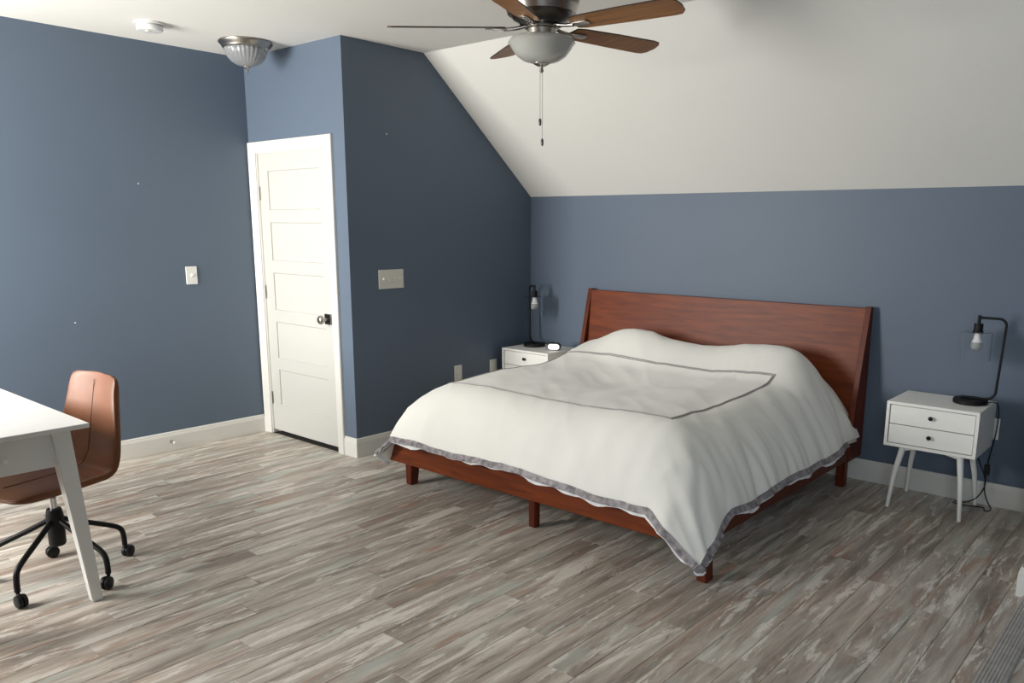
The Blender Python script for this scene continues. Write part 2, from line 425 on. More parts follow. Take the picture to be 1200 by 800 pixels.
# ---------------------------------------------------------------- bed
BX0, BX1 = -3.60, -1.56; BC = (BX0+BX1)/2; FY = 2.868
bed = thing('platform_bed', 'low cherry-stained wooden platform bed with tilted headboard against the blue-grey wall', 'bed', (BC, 3.8, 0))
def bl(x, y, z): return (x-BC, y-3.8, z)
def bbox(bm, x0, x1, y0, y1, z0, z1, bev=.003): return box(bm, x0-BC, x1-BC, y0-3.8, y1-3.8, z0, z1, bev)
bm = BM(); bbox(bm, BX0+.02, BX1-.02, FY, FY+.03, .165, .285, .004); obj('foot_rail', bm, M['cherry'], bed)
for s, nm in ((0, 'left'), (1, 'right')):
    xa = BX0 if s == 0 else BX1-.03
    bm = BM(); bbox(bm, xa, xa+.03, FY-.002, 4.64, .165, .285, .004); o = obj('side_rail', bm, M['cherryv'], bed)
def leg_bm(xt, yt, xb, yb_, w0, w1, ztop, d0=None, d1=None):
    d0 = d0 or w0; d1 = d1 or w1; t = BM(); vs = []
    for (x, y, z, a, c) in ((xb, yb_, 0, w1, d1), (xt, yt, ztop, w0, d0)):
        vs.append([t.verts.new(bl(x+i*a/2, y+j*c/2, z)) for i, j in ((-1, -1), (1, -1), (1, 1), (-1, 1))])
    for j in range(4): t.faces.new((vs[0][j], vs[0][(j+1) % 4], vs[1][(j+1) % 4], vs[1][j]))
    t.faces.new(vs[0][::-1]); t.faces.new(vs[1]); bmesh.ops.bevel(t, geom=t.edges[:], offset=.004, segments=2, affect='EDGES'); return t
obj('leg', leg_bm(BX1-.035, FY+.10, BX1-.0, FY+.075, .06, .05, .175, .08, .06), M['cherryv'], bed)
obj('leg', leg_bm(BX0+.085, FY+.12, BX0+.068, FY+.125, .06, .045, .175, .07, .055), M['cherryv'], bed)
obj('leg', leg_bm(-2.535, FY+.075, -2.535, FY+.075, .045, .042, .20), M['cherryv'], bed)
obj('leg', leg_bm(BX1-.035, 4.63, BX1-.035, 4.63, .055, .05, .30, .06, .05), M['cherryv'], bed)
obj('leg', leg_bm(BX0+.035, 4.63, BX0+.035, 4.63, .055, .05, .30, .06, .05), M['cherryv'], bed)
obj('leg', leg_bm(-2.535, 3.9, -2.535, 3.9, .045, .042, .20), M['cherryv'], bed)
# headboard: panel between two wedge shaped uprights
HB = YB-.02
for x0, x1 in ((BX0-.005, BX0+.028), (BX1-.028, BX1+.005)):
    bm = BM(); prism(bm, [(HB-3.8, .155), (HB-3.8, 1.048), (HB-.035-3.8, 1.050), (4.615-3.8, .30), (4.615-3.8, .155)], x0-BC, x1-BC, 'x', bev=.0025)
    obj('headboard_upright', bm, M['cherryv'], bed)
bm = BM(); prism(bm, [(HB-.055-3.8, .28), (HB-.012-3.8, 1.040), (HB-.036-3.8, 1.040), (HB-.125-3.8, .28)], BX0+.026-BC, BX1-.026-BC, 'x', bev=.002)
obj('headboard_panel', bm, M['cherry'], bed)
for k in range(12):
    y = FY+.08+k*.145
    bm = BM(); bbox(bm, BX0+.03, BX1-.03, y, y+.07, .215, .235, 0); obj('slat', bm, M['matt'], bed)
mt = BM(); box(mt, BX0+.13, BX1-.13, FY+.17, 4.64, .2365, .44, .04, seg=4)
tag(obj('mattress', mt, M['matt'], None, True), 'white mattress mostly hidden under the duvet on the bed frame', 'mattress')
for cx in (-3.06, -2.12):
    b = BM(); t = bmesh.new(); bmesh.ops.create_uvsphere(t, u_segments=24, v_segments=14, radius=1)
    for v in t.verts:
        x, y, z = v.co; v.co = Vector((math.copysign(abs(x)**.6, x)*.38+cx, math.copysign(abs(y)**.7, y)*.17+4.46, z*.085+.60))
    add(b, t); tag(obj('pillow', b, M['under'], None, True), 'pillow making a hump under the %s side of the duvet head end' % ('left' if cx < -2.6 else 'right'), 'pillow')

# ---------------------------------------------------------------- duvet
IX0, IX1, IY0 = -3.36, -1.90, 3.17    # inner flat rectangle
OX0, OX1, OY0 = -3.655, -1.505, 2.805   # hem
HY = 4.70
def sm(t): t = max(0, min(1, t)); return t*t*(3-2*t)
def gau(x, c, s): return math.exp(-((x-c)/s)**2)
def ztop(x, y):
    z = .610 - .035*gau(x, -2.65, .45)*gau(y, 3.95, .45) + .012*gau(x, -2.2, .3)*gau(y, 3.5, .3)
    z += .045*sm((y-3.9)/.5)
    t = sm((y-4.20)/.32)
    pl = .165*gau(x, -3.0, .36) + .142*gau(x, -2.12, .44) + .02*gau(x, -1.85, .2) + .028*gau(x, -2.58, .2)
    z += pl*t
    if y > 4.52: z -= .10*sm((y-4.54)/.16)
    return z
def wr(x, y, z=0): return noise.noise(Vector((x, y, z)))
def F(u): return max(0.0, 1-u**1.9)**.80
def duvet_pt(s, t):
    """s in -1..1 across, t in 0..1 from head (0) to foot hem (1); returns point"""
    Sx = .62; 
    # x direction
    if abs(s) < Sx: x = (IX0+IX1)/2 + s/Sx*(IX1-IX0)/2; ux = 0
    else:
        ox1 = OX1-.02*sm((.25-t)/.2); e = (abs(s)-Sx)/(1-Sx); ux = math.sin(e*PI/2); x = IX0-(IX0-OX0)*ux if s < 0 else IX1+(ox1-IX1)*ux
    St = .72
    if t < St: y = HY + (IY0-HY)*t/St; uy = 0
    else: e = (t-St)/(1-St); uy = math.sin(e*PI/2); y = IY0+(OY0-IY0)*uy
    xx, yy = x, y
    zt = ztop(x, y)
    zh = .305 + .02*sm((-2.2-x)/1.0) + .03*uy*gau(x, -2.6, .6)
    z = zh + (zt-zh)*F(ux)*F(uy)
    # corner kerchiefs
    if ux > 0 and uy > 0:
        xe, ye = (OX0 if s < 0 else OX1), OY0
        d = math.hypot((x-xe), (y-ye))
        if s < 0: d = math.hypot(x-xe, y-ye-.06)*1.9
        c = max(0, 1-d/(.30 if s < 0 else .27))
        dep = .17 if s < 0 else .165
        z -= dep*c**1.05
        k = min(1, c*2.5); k = k*k*(3-2*k)
        if s > 0: x += .012*k; y -= .045*k
        else: x += .03*c
    if s < 0 and ux > 0: x += .035*ux*sm((3.3-y)/.4)
    # wrinkles
    n = .018*wr(xx*2.2, yy*2.2, 3) + .010*wr(xx*5, yy*4, 7)
    z += n
    if ux > 0:      # folds running down the flanks
        k = .062*ux*ux*(1-.35*ux)*(1 if s > 0 else .5)*(.45+1.1*max(0, .5+wr(yy*2.1, xx*1.5, 40)))*(1-.45*sm((yy-3.9)/.5))
        q = wr(yy*5.0 + 3.2*xx, xx*1.4, 11) + 1.1*(abs(wr(yy*8+xx*5, xx*1.3-yy*.6, 5))-.25) + .3*wr(yy*20+xx*6, xx*3, 8)
        x += (1 if s > 0 else -1)*k*q; z += k*.8*q
    if uy > 0:
        k = .010*uy
        q = wr(xx*5.5, yy*1.5, 21) + .4*wr(xx*13, yy*2, 25)
        y -= k*q; z += k*.6*q
    if ux > .5 and s > 0:  z += .012*(ux-.5)*2*wr(yy*4, 1.7, 2)
    if uy > .5: z += .010*(uy-.5)*2*wr(xx*4, 4.7, 2)
    # gathered creases near the right pillow
    z += .0012*math.sin(xx*110+yy*35)*gau(xx, -2.15, .2)*gau(yy, 4.30, .09)
    # fine shallow diagonal creases
    z += .006*(.3-abs(wr((xx+yy)*6, (xx-yy)*1.6, 31))) + .003*wr((xx-.4*yy)*14, (xx+yy)*3, 35)
    return Vector((x, y, z))
NSX, NTY = 210, 190
def srange(n): return [-1+2*i/n for i in range(n+1)]
bm = BM(); grid = []
for j in range(NTY+1): grid.append([bm.verts.new(duvet_pt(s, j/NTY)) for s in srange(NSX)])
for j in range(NTY):
    for i in range(NSX): bm.faces.new((grid[j][i], grid[j][i+1], grid[j+1][i+1], grid[j+1][i]))
# underside: inset copy, so the duvet has body
def under_pt(s, t):
    p = duvet_pt(s*.995, t*.995 if t > .5 else t); q = Vector((p.x, p.y, p.z))
    c = Vector(((IX0+IX1)/2, 3.9, .4)); q.x += (c.x-q.x)*.012; q.y += (c.y-q.y)*.012 if t > .2 else 0; q.z -= .028
    return q
ug = []
for j in range(0, NTY+1, 5): ug.append([bm.verts.new(under_pt(s, j/NTY)) for s in srange(NSX)[::5]])
for j in range(len(ug)-1):
    for i in range(len(ug[0])-1): bm.faces.new((ug[j+1][i], ug[j+1][i+1], ug[j][i+1], ug[j][i]))
def rim_pts():
    pts = []
    for j in range(20, 191): pts.append((-1, j/190))
    for i in range(1, 211): pts.append((-1+2*i/210, 1))
    for j in range(189, 19, -1): pts.append((1, j/190))
    return pts
duv = obj('duvet', bm, M['duvet'], None, True)
tag(duv, 'cream white duvet with grey braided edge spread over the cherry wood bed', 'duvet')
# braid: follows the hem, stands out from it
rim = rim_pts(); P = [duvet_pt(*q) for q in rim]
def outdir(i):
    s, t = rim[i]
    a = P[max(0, i-3)]; b_ = P[min(len(P)-1, i+3)]; tg = (b_-a).normalized()
    if t < .97 or (s < 0 and abs(s) >= .97): e = Vector((1 if s > 0 else -.25, 0, 0))
    elif abs(s) < .97: e = Vector((0, -1, 0))
    else: e = Vector((math.copysign(.7, s), -.7, 0))
    return e, tg
def ribbon(wid, inset, up_, ruf, th, drop=.8):
    b = BM(); rows = []
    for i, p in enumerate(P):
        e, tg = outdir(i)
        dn = (e*.45 + Vector((0, 0, -drop))); dn = (dn - tg*dn.dot(tg)).normalized()
        nn = (e*.8+Vector((0, 0, .45))); nn = (nn - tg*nn.dot(tg) - dn*nn.dot(dn)).normalized()
        q = ruf*(wr(i*.33, 2.1, 4) + .6*wr(i*.9, 5, 1))
        a = p + nn*up_ - dn*inset; c = a + dn*(wid*(1+(.15 if up_ > 0 else .55)*wr(i*.09, 9, 9+wid*100))) + nn*q
        md = (a+c)/2 + nn*q*.2
        rows.append([b.verts.new(v) for v in (a, md, c, c-nn*th, md-nn*th, a-nn*th)])
    for A, B in zip(rows, rows[1:]):
        for k in range(6): b.faces.new((A[k], A[(k+1) % 6], B[(k+1) % 6], B[k]))
    b.faces.new(rows[0]); b.faces.new(rows[-1][::-1])
    return b
o = obj('braid_edge', ribbon(.032, .002, .004, .012, .003), M['grey'], duv, True); o['label'] = 'pleated grey braid along the hem'
o = obj('lining_edge', ribbon(.037, .0, -.004, .012, .003, 1.0), M['under'], duv, True); o['label'] = 'bright white lining showing below the braid'
# double piped rectangle on the top
def surf_at(x, y):
    s = (x-(IX0+IX1)/2)/((IX1-IX0)/2)*.62
    lo, hi = -1, 1
    for _ in range(30):
        m_ = (lo+hi)/2
        if duvet_xy(m_, y)[0] < x: lo = m_
        else: hi = m_
    return duvet_pt(lo, tof(y))
def tof(y): return (y-HY)/(IY0-HY)*.72 if y > IY0 else .72+.28*math.asin(min(1, (y-IY0)/(OY0-IY0)))/(PI/2)
def duvet_xy(s, y): return duvet_pt(s, tof(y))
def piping(off):
    x0, x1, y0, y1 = -3.405+off, -1.895-off, 3.175+off, 4.29-off
    pts = []
    def seg(a, b_, n=46):
        for i in range(n): pts.append((a[0]+(b_[0]-a[0])*i/n, a[1]+(b_[1]-a[1])*i/n))
    cs = [(x0, y0), (x1, y0), (x1, y1), (x0, y1)]
    for i in range(4): seg(cs[i], cs[(i+1) % 4])
    q = [surf_at(x, y)+Vector((0, 0, .0005)) for x, y in pts]; q.append(q[0]); return q
b = BM()
for off in (0, .009): tube(b, piping(off), .0042, 5)
o = obj('piping', b, M['stripe'], duv, True); o['label'] = 'double grey piped rectangle on the duvet top'

# ---------------------------------------------------------------- nightstands
def nightstand(x0, x1, y0, y1, label):
    t = thing('nightstand', label, 'nightstand', ((x0+x1)/2, (y0+y1)/2, 0), 0, 'white nightstands beside the bed')
    hw, hd = (x1-x0)/2, (y1-y0)/2; z0, z1 = .345, .59; th = .016
    b = BM()
    box(b, -hw, hw, -hd, hd, z1-th, z1, .002); box(b, -hw, hw, -hd, hd, z0, z0+th, .002)
    box(b, -hw, -hw+th, -hd+.001, hd, z0+.01, z1-.01, .001); box(b, hw-th, hw, -hd+.001, hd, z0+.01, z1-.01, .001)
    box(b, -hw+.01, hw-.01, hd-.01, hd-.002, z0+.01, z1-.01)
    obj('body', b, M['white'], t)
    zi0, zi1 = z0+th+.004, z1-th-.004; mid = (zi0+zi1)/2
    for a, c in ((zi0, mid-.002), (mid+.002, zi1)):
        b = BM(); box(b, -hw+th+.004, hw-th-.004, -hd+.008, -hd+.024, a, c, .0015)
        box(b, -hw+th+.01, hw-th-.01, -hd+.024, hd-.04, a+.004, c-.015)
        d = obj('drawer', b, M['white'], t)
        k = BM(); lathe(k, [(.004, 0), (.004, .010), (.0105, .013), (.0115, .019), (.009, .023), (0, .024)], 20, Matrix.Translation((0, -hd+.008, (a+c)/2+.006)) @ Matrix.Rotation(PI/2, 4, 'X'))
        o = obj('knob', k, M['black'], d, True); o['label'] = 'small round black knob'
    for sx in (-1, 1):
        for sy in (-1, 1):
            b = BM(); tube(b, [(sx*(hw-.085), sy*(hd-.07), z0-.001), (sx*(hw-.06), sy*(hd-.035), .18), (sx*(hw-.045), sy*(hd-.012), 0.0)], .0175, 16, r1=.0095)
            obj('leg', b, M['white'], t, True)
    b = BM(); prism(b, [(-hw+.075, z0), (hw-.075, z0), (hw-.085, z0-.03), (hw-.17, z0-.012), (-hw+.17, z0-.012), (-hw+.085, z0-.03)], -hd+.06, -hd+.078, 'y')
    obj('apron', b, M['white'], t)
    b = BM(); prism(b, [(-hw+.075, z0), (hw-.075, z0), (hw-.085, z0-.03), (hw-.17, z0-.012), (-hw+.17, z0-.012), (-hw+.085, z0-.03)], hd-.078, hd-.06, 'y')
    obj('apron', b, M['white'], t)
    return t
ns1 = nightstand(-1.315, -.862, 4.43, 4.80, 'white two-drawer nightstand on splayed legs right of the bed')
ns2 = dup(ns1, (-3.925, 4.62, 0), 0, 'white nightstand in the dark corner left of the bed, mostly hidden by it')

# ---------------------------------------------------------------- lamps
def lamp(loc, rz, label, h=.455):
    t = thing('table_lamp', label, 'lamp', loc, rz, 'black table lamps on the nightstands')
    b = BM(); lathe(b, [(0, 0), (.080, 0), (.084, .004), (.084, .020), (.080, .024), (0, .024)], 40); obj('base', b, M['black'], t, True)
    a = .128; r = .0065
    pts = [(-.045, 0, .031), (.045, 0, .031)]
    cx, cz, rc = a-.05-.012, .031+.05, .05
    pts += [(cx+rc*math.sin(q), 0, cz-rc*math.cos(q)) for q in [PI/2*.83*i/7 for i in range(1, 8)]]
    cx2, cz2, rc2 = a-.035, h-.035, .035
    pts += [(cx2+rc2*math.cos(q), 0, cz2+rc2*math.sin(q)) for q in [PI/2*i/7 for i in range(0, 8)]]
    pts += [(0.0, 0, h)]
    b = BM(); tube(b, pts, r, 12); obj('arm', b, M['black'], t, True)
    b = BM(); lathe(b, [(0, h+.012), (.008, h+.012), (.008, h-.03), (.022, h-.032), (.022, h-.068), (.026, h-.07), (.026, h-.078), (0, h-.078)], 24); obj('socket', b, M['black'], t, True)
    ts = h-.073; R = .070; th = .003; H_ = .148
    b = BM(); lathe(b, [(.018, ts), (R-.006, ts), (R, ts-.006), (R, ts-H_), (R-th, ts-H_), (R-th, ts-.008), (R-.008, ts-th), (.018, ts-th), (.018, ts)], 48); o = obj('shade', b, M['glass'], t, True); o['label'] = 'clear glass cylinder shade'
    b = BM(); lathe(b, [(.013, ts-.002), (.014, ts-.016), (.0165, ts-.022), (.017, ts-.035), (.026, ts-.056)], 24)
    bu = obj('bulb', b, M['bulb'], t, True); bu['label'] = 'unlit light bulb'
    b = BM(); lathe(b, [(.026, ts-.056), (.0295, ts-.068), (.0285, ts-.082), (.022, ts-.094), (.011, ts-.101), (0, ts-.103)], 24); obj('globe', b, M['bulbg'], bu, True)
    return t
l1 = lamp((-.962, 4.66, .59), math.radians(0), 'black table lamp with clear glass shade on the nightstand right of the bed')
l2 = dup(l1, (-4.02, 4.66, .59), math.radians(148), 'black table lamp with clear glass shade on the corner nightstand left of the bed')
# cord of the right lamp
cz = .59
pts = [(-.885, 4.70, .597), (-.868, 4.72, .600), (-.846, 4.75, .59), (-.838, 4.765, .53), (-.842, 4.77, .42), (-.860, 4.78, .30), (-.868, 4.785, .23)]
pts2 = [(-.868, 4.785, .19), (-.872, 4.785, .13), (-.862, 4.775, .07), (-.835, 4.76, .025), (-.815, 4.74, .012), (-.82, 4.70, .006), (-.845, 4.70, .005), (-.85, 4.74, .012), (-.90, 4.74, .006), (-.96, 4.72, .006), (-1.01, 4.74, .006)]
cord = BM(); tube(cord, smooth_path(pts), .003, 8); tube(cord, smooth_path(pts2), .003, 8)
tube(cord, smooth_path([(-.875, 4.827, .36), (-.895, 4.80, .35), (-.93, 4.80, .29), (-.905, 4.79, .235), (-.86, 4.79, .14), (-.89, 4.78, .05), (-.95, 4.76, .008), (-1.01, 4.77, .006)]), .003, 8)
co = bpy.data.objects.new('lamp_cord', None); COL.objects.link(co); tag(co, 'black lamp cord with inline switch hanging to the floor behind the right nightstand', 'cord')
co.location = (-.868, 4.785, 0)
o = obj('cord', cord, M['black'], co, True, loc=(.868, -4.785, 0))
b = BM(); box(b, -.013, .013, -.009, .009, .182, .24, .004); o = obj('inline_switch', b, M['blackp'], co)
# clock
ck = thing('alarm_clock', 'small rounded black clock with a glowing white face on the corner nightstand', 'clock', (-3.775, 4.60, .59), math.radians(30))
def pill(b, w_, h_, y0, y1, mi=0, bev=.006):
    r = h_/2; n = 12; poly = [(w_/2-r+r*math.cos(a), r+r*math.sin(a)) for a in [-PI/2+PI*i/n for i in range(n+1)]] + [(-w_/2+r+r*math.cos(a), r+r*math.sin(a)) for a in [PI/2+PI*i/n for i in range(n+1)]]
    prism(b, poly, y0, y1, 'y', mi, bev)
b = BM(); pill(b, .105, .056, -.02, .022); obj('body', b, M['blackp'], ck, True)
b = BM(); pill(b, .088, .043, -.0225, -.018, bev=.001); o = obj('face', b, M['screen'], ck, loc=(0, 0, .006)); o['label'] = 'white lit face'

# ---------------------------------------------------------------- desk
DTX, DTY, DTZ = -3.303, 1.19, .74
dk = thing('desk', 'white desk with tapered splayed legs cut off by the left edge of the picture', 'desk', (DTX-.6, DTY-.3, 0))
def dbox(b, x0, x1, y0, y1, z0, z1, bev=.002): return box(b, x0-DTX+.6, x1-DTX+.6, y0-DTY+.3, y1-DTY+.3, z0, z1, bev)
LX, LY = 1.52, .60
b = BM(); dbox(b, DTX-LX, DTX, DTY-LY, DTY, DTZ-.019, DTZ, .003); obj('desktop', b, M['desk'], dk)
b = BM(); A0, A1 = .578, DTZ-.019
ins = .045
dbox(b, DTX-LX+ins, DTX-ins-.012, DTY-ins-.03, DTY-ins-.012, A0, A1); dbox(b, DTX-LX+ins, DTX-ins-.012, DTY-LY+ins, DTY-LY+ins+.018, A0, A1)
dbox(b, DTX-LX+ins, DTX-LX+ins+.018, DTY-LY+ins, DTY-ins, A0, A1)
obj('apron', b, M['desk'], dk)
b = BM(); dbox(b, DTX-ins-.026, DTX-ins-.008, DTY-LY+ins+.04, DTY-ins-.06, A0+.001, A1-.003); dr = obj('drawer_front', b, M['desk'], dk)
b = BM(); lathe(b, [(.0065, 0), (.0065, .012), (.0095, .014), (.0095, .034), (.008, .036), (0, .036)], 20, Matrix.Translation((.6-ins-.008, -LY/2+.3+.012, .642)) @ Matrix.Rotation(PI/2, 4, 'Y'))
o = obj('knob', b, M['white'], dr, True); o['label'] = 'small white round knob'
def dleg(cx, cy, sx, sy):
    # top centre, splaying towards (sx, sy)
    t = BM(); vs = []
    for (x, y, z, a) in ((cx+sx*.022, cy+sy*.062, 0, .040), (cx, cy, A1, .066)):
        vs.append([t.verts.new((x+i*a/2-DTX+.6, y+j*a/2-DTY+.3, z)) for i, j in ((-1, -1), (1, -1), (1, 1), (-1, 1))])
    for j in range(4): t.faces.new((vs[0][j], vs[0][(j+1) % 4], vs[1][(j+1) % 4], vs[1][j]))
    t.faces.new(vs[0][::-1]); t.faces.new(vs[1]); bmesh.ops.bevel(t, geom=t.edges[:], offset=.003, segments=2, affect='EDGES'); return t
for sx in (-1, 1):
    for sy in (-1, 1):
        obj('leg', dleg(DTX-LX/2+sx*(LX/2-.066), DTY-LY/2+sy*(LY/2-.092), sx, sy), M['desk'], dk)

# ---------------------------------------------------------------- desk chair
ch = thing('desk_chair', 'tan leather swivel desk chair with black five-star base tucked under the white desk', 'chair', (-3.68, 1.15, 0), math.radians(9))
# local: seat faces -y, back at +y
def bez(pts, n):
    out = []
    for i in range(n+1):
        t = i/n; q = [Vector(p) for p in pts]
        while len(q) > 1: q = [a.lerp(c, t) for a, c in zip(q, q[1:])]
        out.append(q[0])
    return out
prof = [Vector((0, -.25, .432))] + [Vector((0, -.25+.35*i/10, .432-.004*math.sin(i/10*PI)+.014*i/10)) for i in range(1, 11)]
prof += bez([(0, .10, .446), (0, .160, .449), (0, .175, .478), (0, .185, .54)], 8)[1:]
prof += [Vector((0, .185+.062*i/10, .54+.325*i/10)) for i in range(1, 11)]
n = len(prof)
def width(i):
    z, y = prof[i].z, prof[i].y
    if z > .5: w_ = .222-.052*sm((z-.52)/.33)
    else: w_ = .222
    if z > .83: w_ -= .028*((z-.83)/.035)**2*.6
    if i < 3: w_ -= .02*(1-i/3)**2
    return w_
th = .042
b = BM(); rows = []; NU = 20
for i, p in enumerate(prof):
    d = (prof[min(i+1, n-1)]-prof[max(i-1, 0)]).normalized(); nr = Vector((0, -d.z, d.y))   # towards the sitter
    w_ = width(i); row = []
    tt = th*(1 if 1 < i < n-2 else .72 if i in (1, n-2) else .35)
    for k in range(2*NU):
        a = 2*PI*k/(2*NU); u = 1-2*(k % NU)/NU if k < NU else -1+2*(k % NU)/NU; cx = math.sin(PI/2*u); sy = (1-abs(cx)**5)**.2*(1 if k < NU else -1)
        dish = -.022*(1-cx*cx) if p.z > .5 else -.012*(1-cx*cx)
        rim_ = .0
        row.append(b.verts.new(Vector((cx*w_, 0, 0)) + p + nr*(sy*tt/2 + tt*0 + dish+.012)))
    rows.append(row)
for A, B in zip(rows, rows[1:]):
    for k in range(2*NU): b.faces.new((A[k], A[(k+1) % (2*NU)], B[(k+1) % (2*NU)], B[k]))
b.faces.new(rows[0]); b.faces.new(rows[-1][::-1])
o = obj('leather_shell', b, M['leather'], ch, True)
sub = o.modifiers.new('s', 'SUBSURF'); sub.levels = 1; sub.render_levels = 1
b = BM(); sp = []
for i, p in enumerate(prof):
    if i < 2 or i > n-2: continue
    d = (prof[min(i+1, n-1)]-prof[max(i-1, 0)]).normalized(); nr = Vector((0, -d.z, d.y))
    sp.append(p + nr*(th/2 - (.022 if p.z > .5 else .012) + .0128))
tube(b, smooth_path(sp, 1), .0016, 6); obj('seam', b, M['leatherd'], ch)
b = BM(); lathe(b, [(0, .36), (.014, .36), (.014, .405), (0, .405)], 20); lathe(b, [(0, .25), (.014, .25), (.014, .40), (0, .40)], 20); obj('gas_lift', b, M['chrome'], ch, True)
b = BM(); box(b, -.08, .08, -.08, .08, .397, .412, .003); obj('seat_plate', b, M['black'], ch)
b = BM(); lathe(b, [(0, .150), (.028, .150), (.033, .158), (.034, .28), (.030, .305), (.028, .312), (0, .312)], 24); obj('hub', b, M['black'], ch, True)
for k in range(5):
    a = math.radians(20-9+72*k); ca, sa = math.cos(a), math.sin(a)
    pts = [(.02, .265), (.10, .225), (.235, .165), (.266, .14), (.272, .10), (.272, .062)]
    b = BM(); tube(b, smooth_path([(r*ca, r*sa, z) for r, z in pts], 2), .0115, 12); lg = obj('leg', b, M['black'], ch, True)
    b = BM(); sw = a+math.radians((-70, 30, 100, -40, 60)[k]); ww = Vector((math.cos(sw), math.sin(sw), 0)); pp = Vector((.272*ca, .272*sa, 0))
    ctr = pp + ww*.018 + Vector((0, 0, .0275)); ax = Vector((-ww.y, ww.x, 0))
    mt_ = Matrix.Translation(ctr) @ ax.to_track_quat('Z', 'Y').to_matrix().to_4x4()
    lathe(b, [(0, -.021), (.016, -.021), (.025, -.017), (.0275, -.010), (.0275, -.003), (.020, -.002), (.020, .002), (.0275, .003), (.0275, .010), (.025, .017), (.016, .021), (0, .021)], 24, mt_)
    tube(b, [pp+Vector((0, 0, .068)), pp+Vector((0, 0, .05)), ctr+Vector((0, 0, .02))], .008, 8)
    obj('caster', b, M['blackp'], lg, True)

# ---------------------------------------------------------------- ceiling fan
fan = thing('ceiling_fan', 'brushed nickel ceiling fan with five walnut blades and frosted bowl light above the bed', 'ceiling fan', (-2.4145, 2.840, HC))
def Z(z): return z-HC
b = BM(); lathe(b, [(0, 0), (.075, 0), (.078, -.01), (.070, -.045), (.05, -.055), (0, -.055)], 32); obj('canopy', b, M['nickel'], fan, True)
b = BM(); lathe(b, [(.04, Z(2.55)), (.10, Z(2.545)), (.150, Z(2.52)), (.165, Z(2.48)), (.163, Z(2.435)), (.158, Z(2.432)), (.158, Z(2.426)), (.161, Z(2.422)), (.150, Z(2.395)), (.148, Z(2.39)), (0, Z(2.39))], 48)
obj('motor_housing', b, M['nickel'], fan, True)
b = BM(); lathe(b, [(0, Z(2.392)), (.135, Z(2.392)), (.125, Z(2.37)), (.10, Z(2.358)), (.095, Z(2.348)), (0, Z(2.348))], 40); obj('flywheel', b, M['dknickel'], fan, True)
b = BM(); lathe(b, [(0, Z(2.35)), (.07, Z(2.35)), (.072, Z(2.333)), (.062, Z(2.330)), (.060, Z(2.288)), (.066, Z(2.285)), (0, Z(2.285))], 40); obj('switch_housing', b, M['nickel'], fan, True)
b = BM(); zt = Z(2.300)
lathe(b, [(.04, zt), (.110, zt-.002), (.134, zt-.008), (.143, zt-.018), (.146, zt-.026), (.138, zt-.034), (.125, zt-.056), (.106, zt-.079), (.078, zt-.097), (.04, zt-.107), (.0, zt-.109), ], 56)
o = obj('light_bowl', b, M['frost'], fan, True); o['label'] = 'frosted glass light bowl'
b = BM(); zf = zt-.104; lathe(b, [(0, zf), (.034, zf-.001), (.034, zf-.007), (.02, zf-.014), (.008, zf-.018), (.007, zf-.028), (.010, zf-.034), (.006, zf-.042), (0, zf-.043)], 28); obj('finial', b, M['nickel'], fan, True)
for dx, dy, zl in ((-.004, -.004, 1.958), (.003, .003, 1.872)):
    b = BM(); tube(b, [(dx, dy, zf-.02), (dx, dy, Z(zl))], .0011, 6)
    pc = obj('pull_chain', b, M['nickel'], fan); b = BM(); lathe(b, [(0, Z(zl)+.006), (.005, Z(zl)+.003), (.0065, Z(zl)-.006), (.0065, Z(zl)-.018), (.004, Z(zl)-.025), (0, Z(zl)-.026)], 14, Matrix.Translation((dx, dy, 0))); obj('chain_fob', b, M['dknickel'], pc, True)
zb_ = Z(2.334)
for k in range(5):
    a = .075+2*PI*k/5
    tl = Matrix.Rotation(a, 4, 'Z') @ Matrix.Translation((0, 0, zb_)) @ Matrix.Rotation(math.radians(-12), 4, 'X')
    # blade outline
    pts = [(.165, -.045), (.20, -.055), (.40, -.064), (.61, -.066), (.645, -.058), (.66, -.040), (.668, .0), (.660, .045), (.640, .066), (.61, .070), (.40, .064), (.20, .055), (.165, .045), (.155, .0)]
    t = bmesh.new(); A = [t.verts.new((x, y, .0)) for x, y in pts]; B = [t.verts.new((x, y, .006)) for x, y in pts]; m_ = len(pts)
    sd = [t.faces.new((A[i], A[(i+1) % m_], B[(i+1) % m_], B[i])) for i in range(m_)]
    f1 = t.faces.new(A[::-1]); t.faces.new(B)
    bmesh.ops.transform(t, matrix=tl, verts=t.verts[:])
    for f in sd: f.material_index = 1
    bl_ = obj('blade', t, [M['blade'], M['edge']], fan)
    b = BM(); t = bmesh.new()
    prism(t, [(.155, -.014), (.235, -.020), (.245, 0), (.235, .020), (.155, .014), (.145, 0)], -.007, -.0005, 'z', bev=.001)
    for xx in (.175, .215): lathe(t, [(0, -.0095), (.004, -.009), (.0045, -.006), (0, -.006)], 10, Matrix.Translation((xx, .008 if xx < .2 else -.006, 0)))
    add(b, t, tl)
    p0 = Matrix.Rotation(a, 4, 'Z') @ Vector((.065, 0, Z(2.345))); p1 = Matrix.Rotation(a, 4, 'Z') @ Vector((.11, 0, Z(2.333))); p2 = tl @ Vector((.165, 0, -.005))
    tube(b, smooth_path([p0, p1, p2], 2), .008, 10)
    obj('blade_iron', b, M['nickel'], bl_, True)

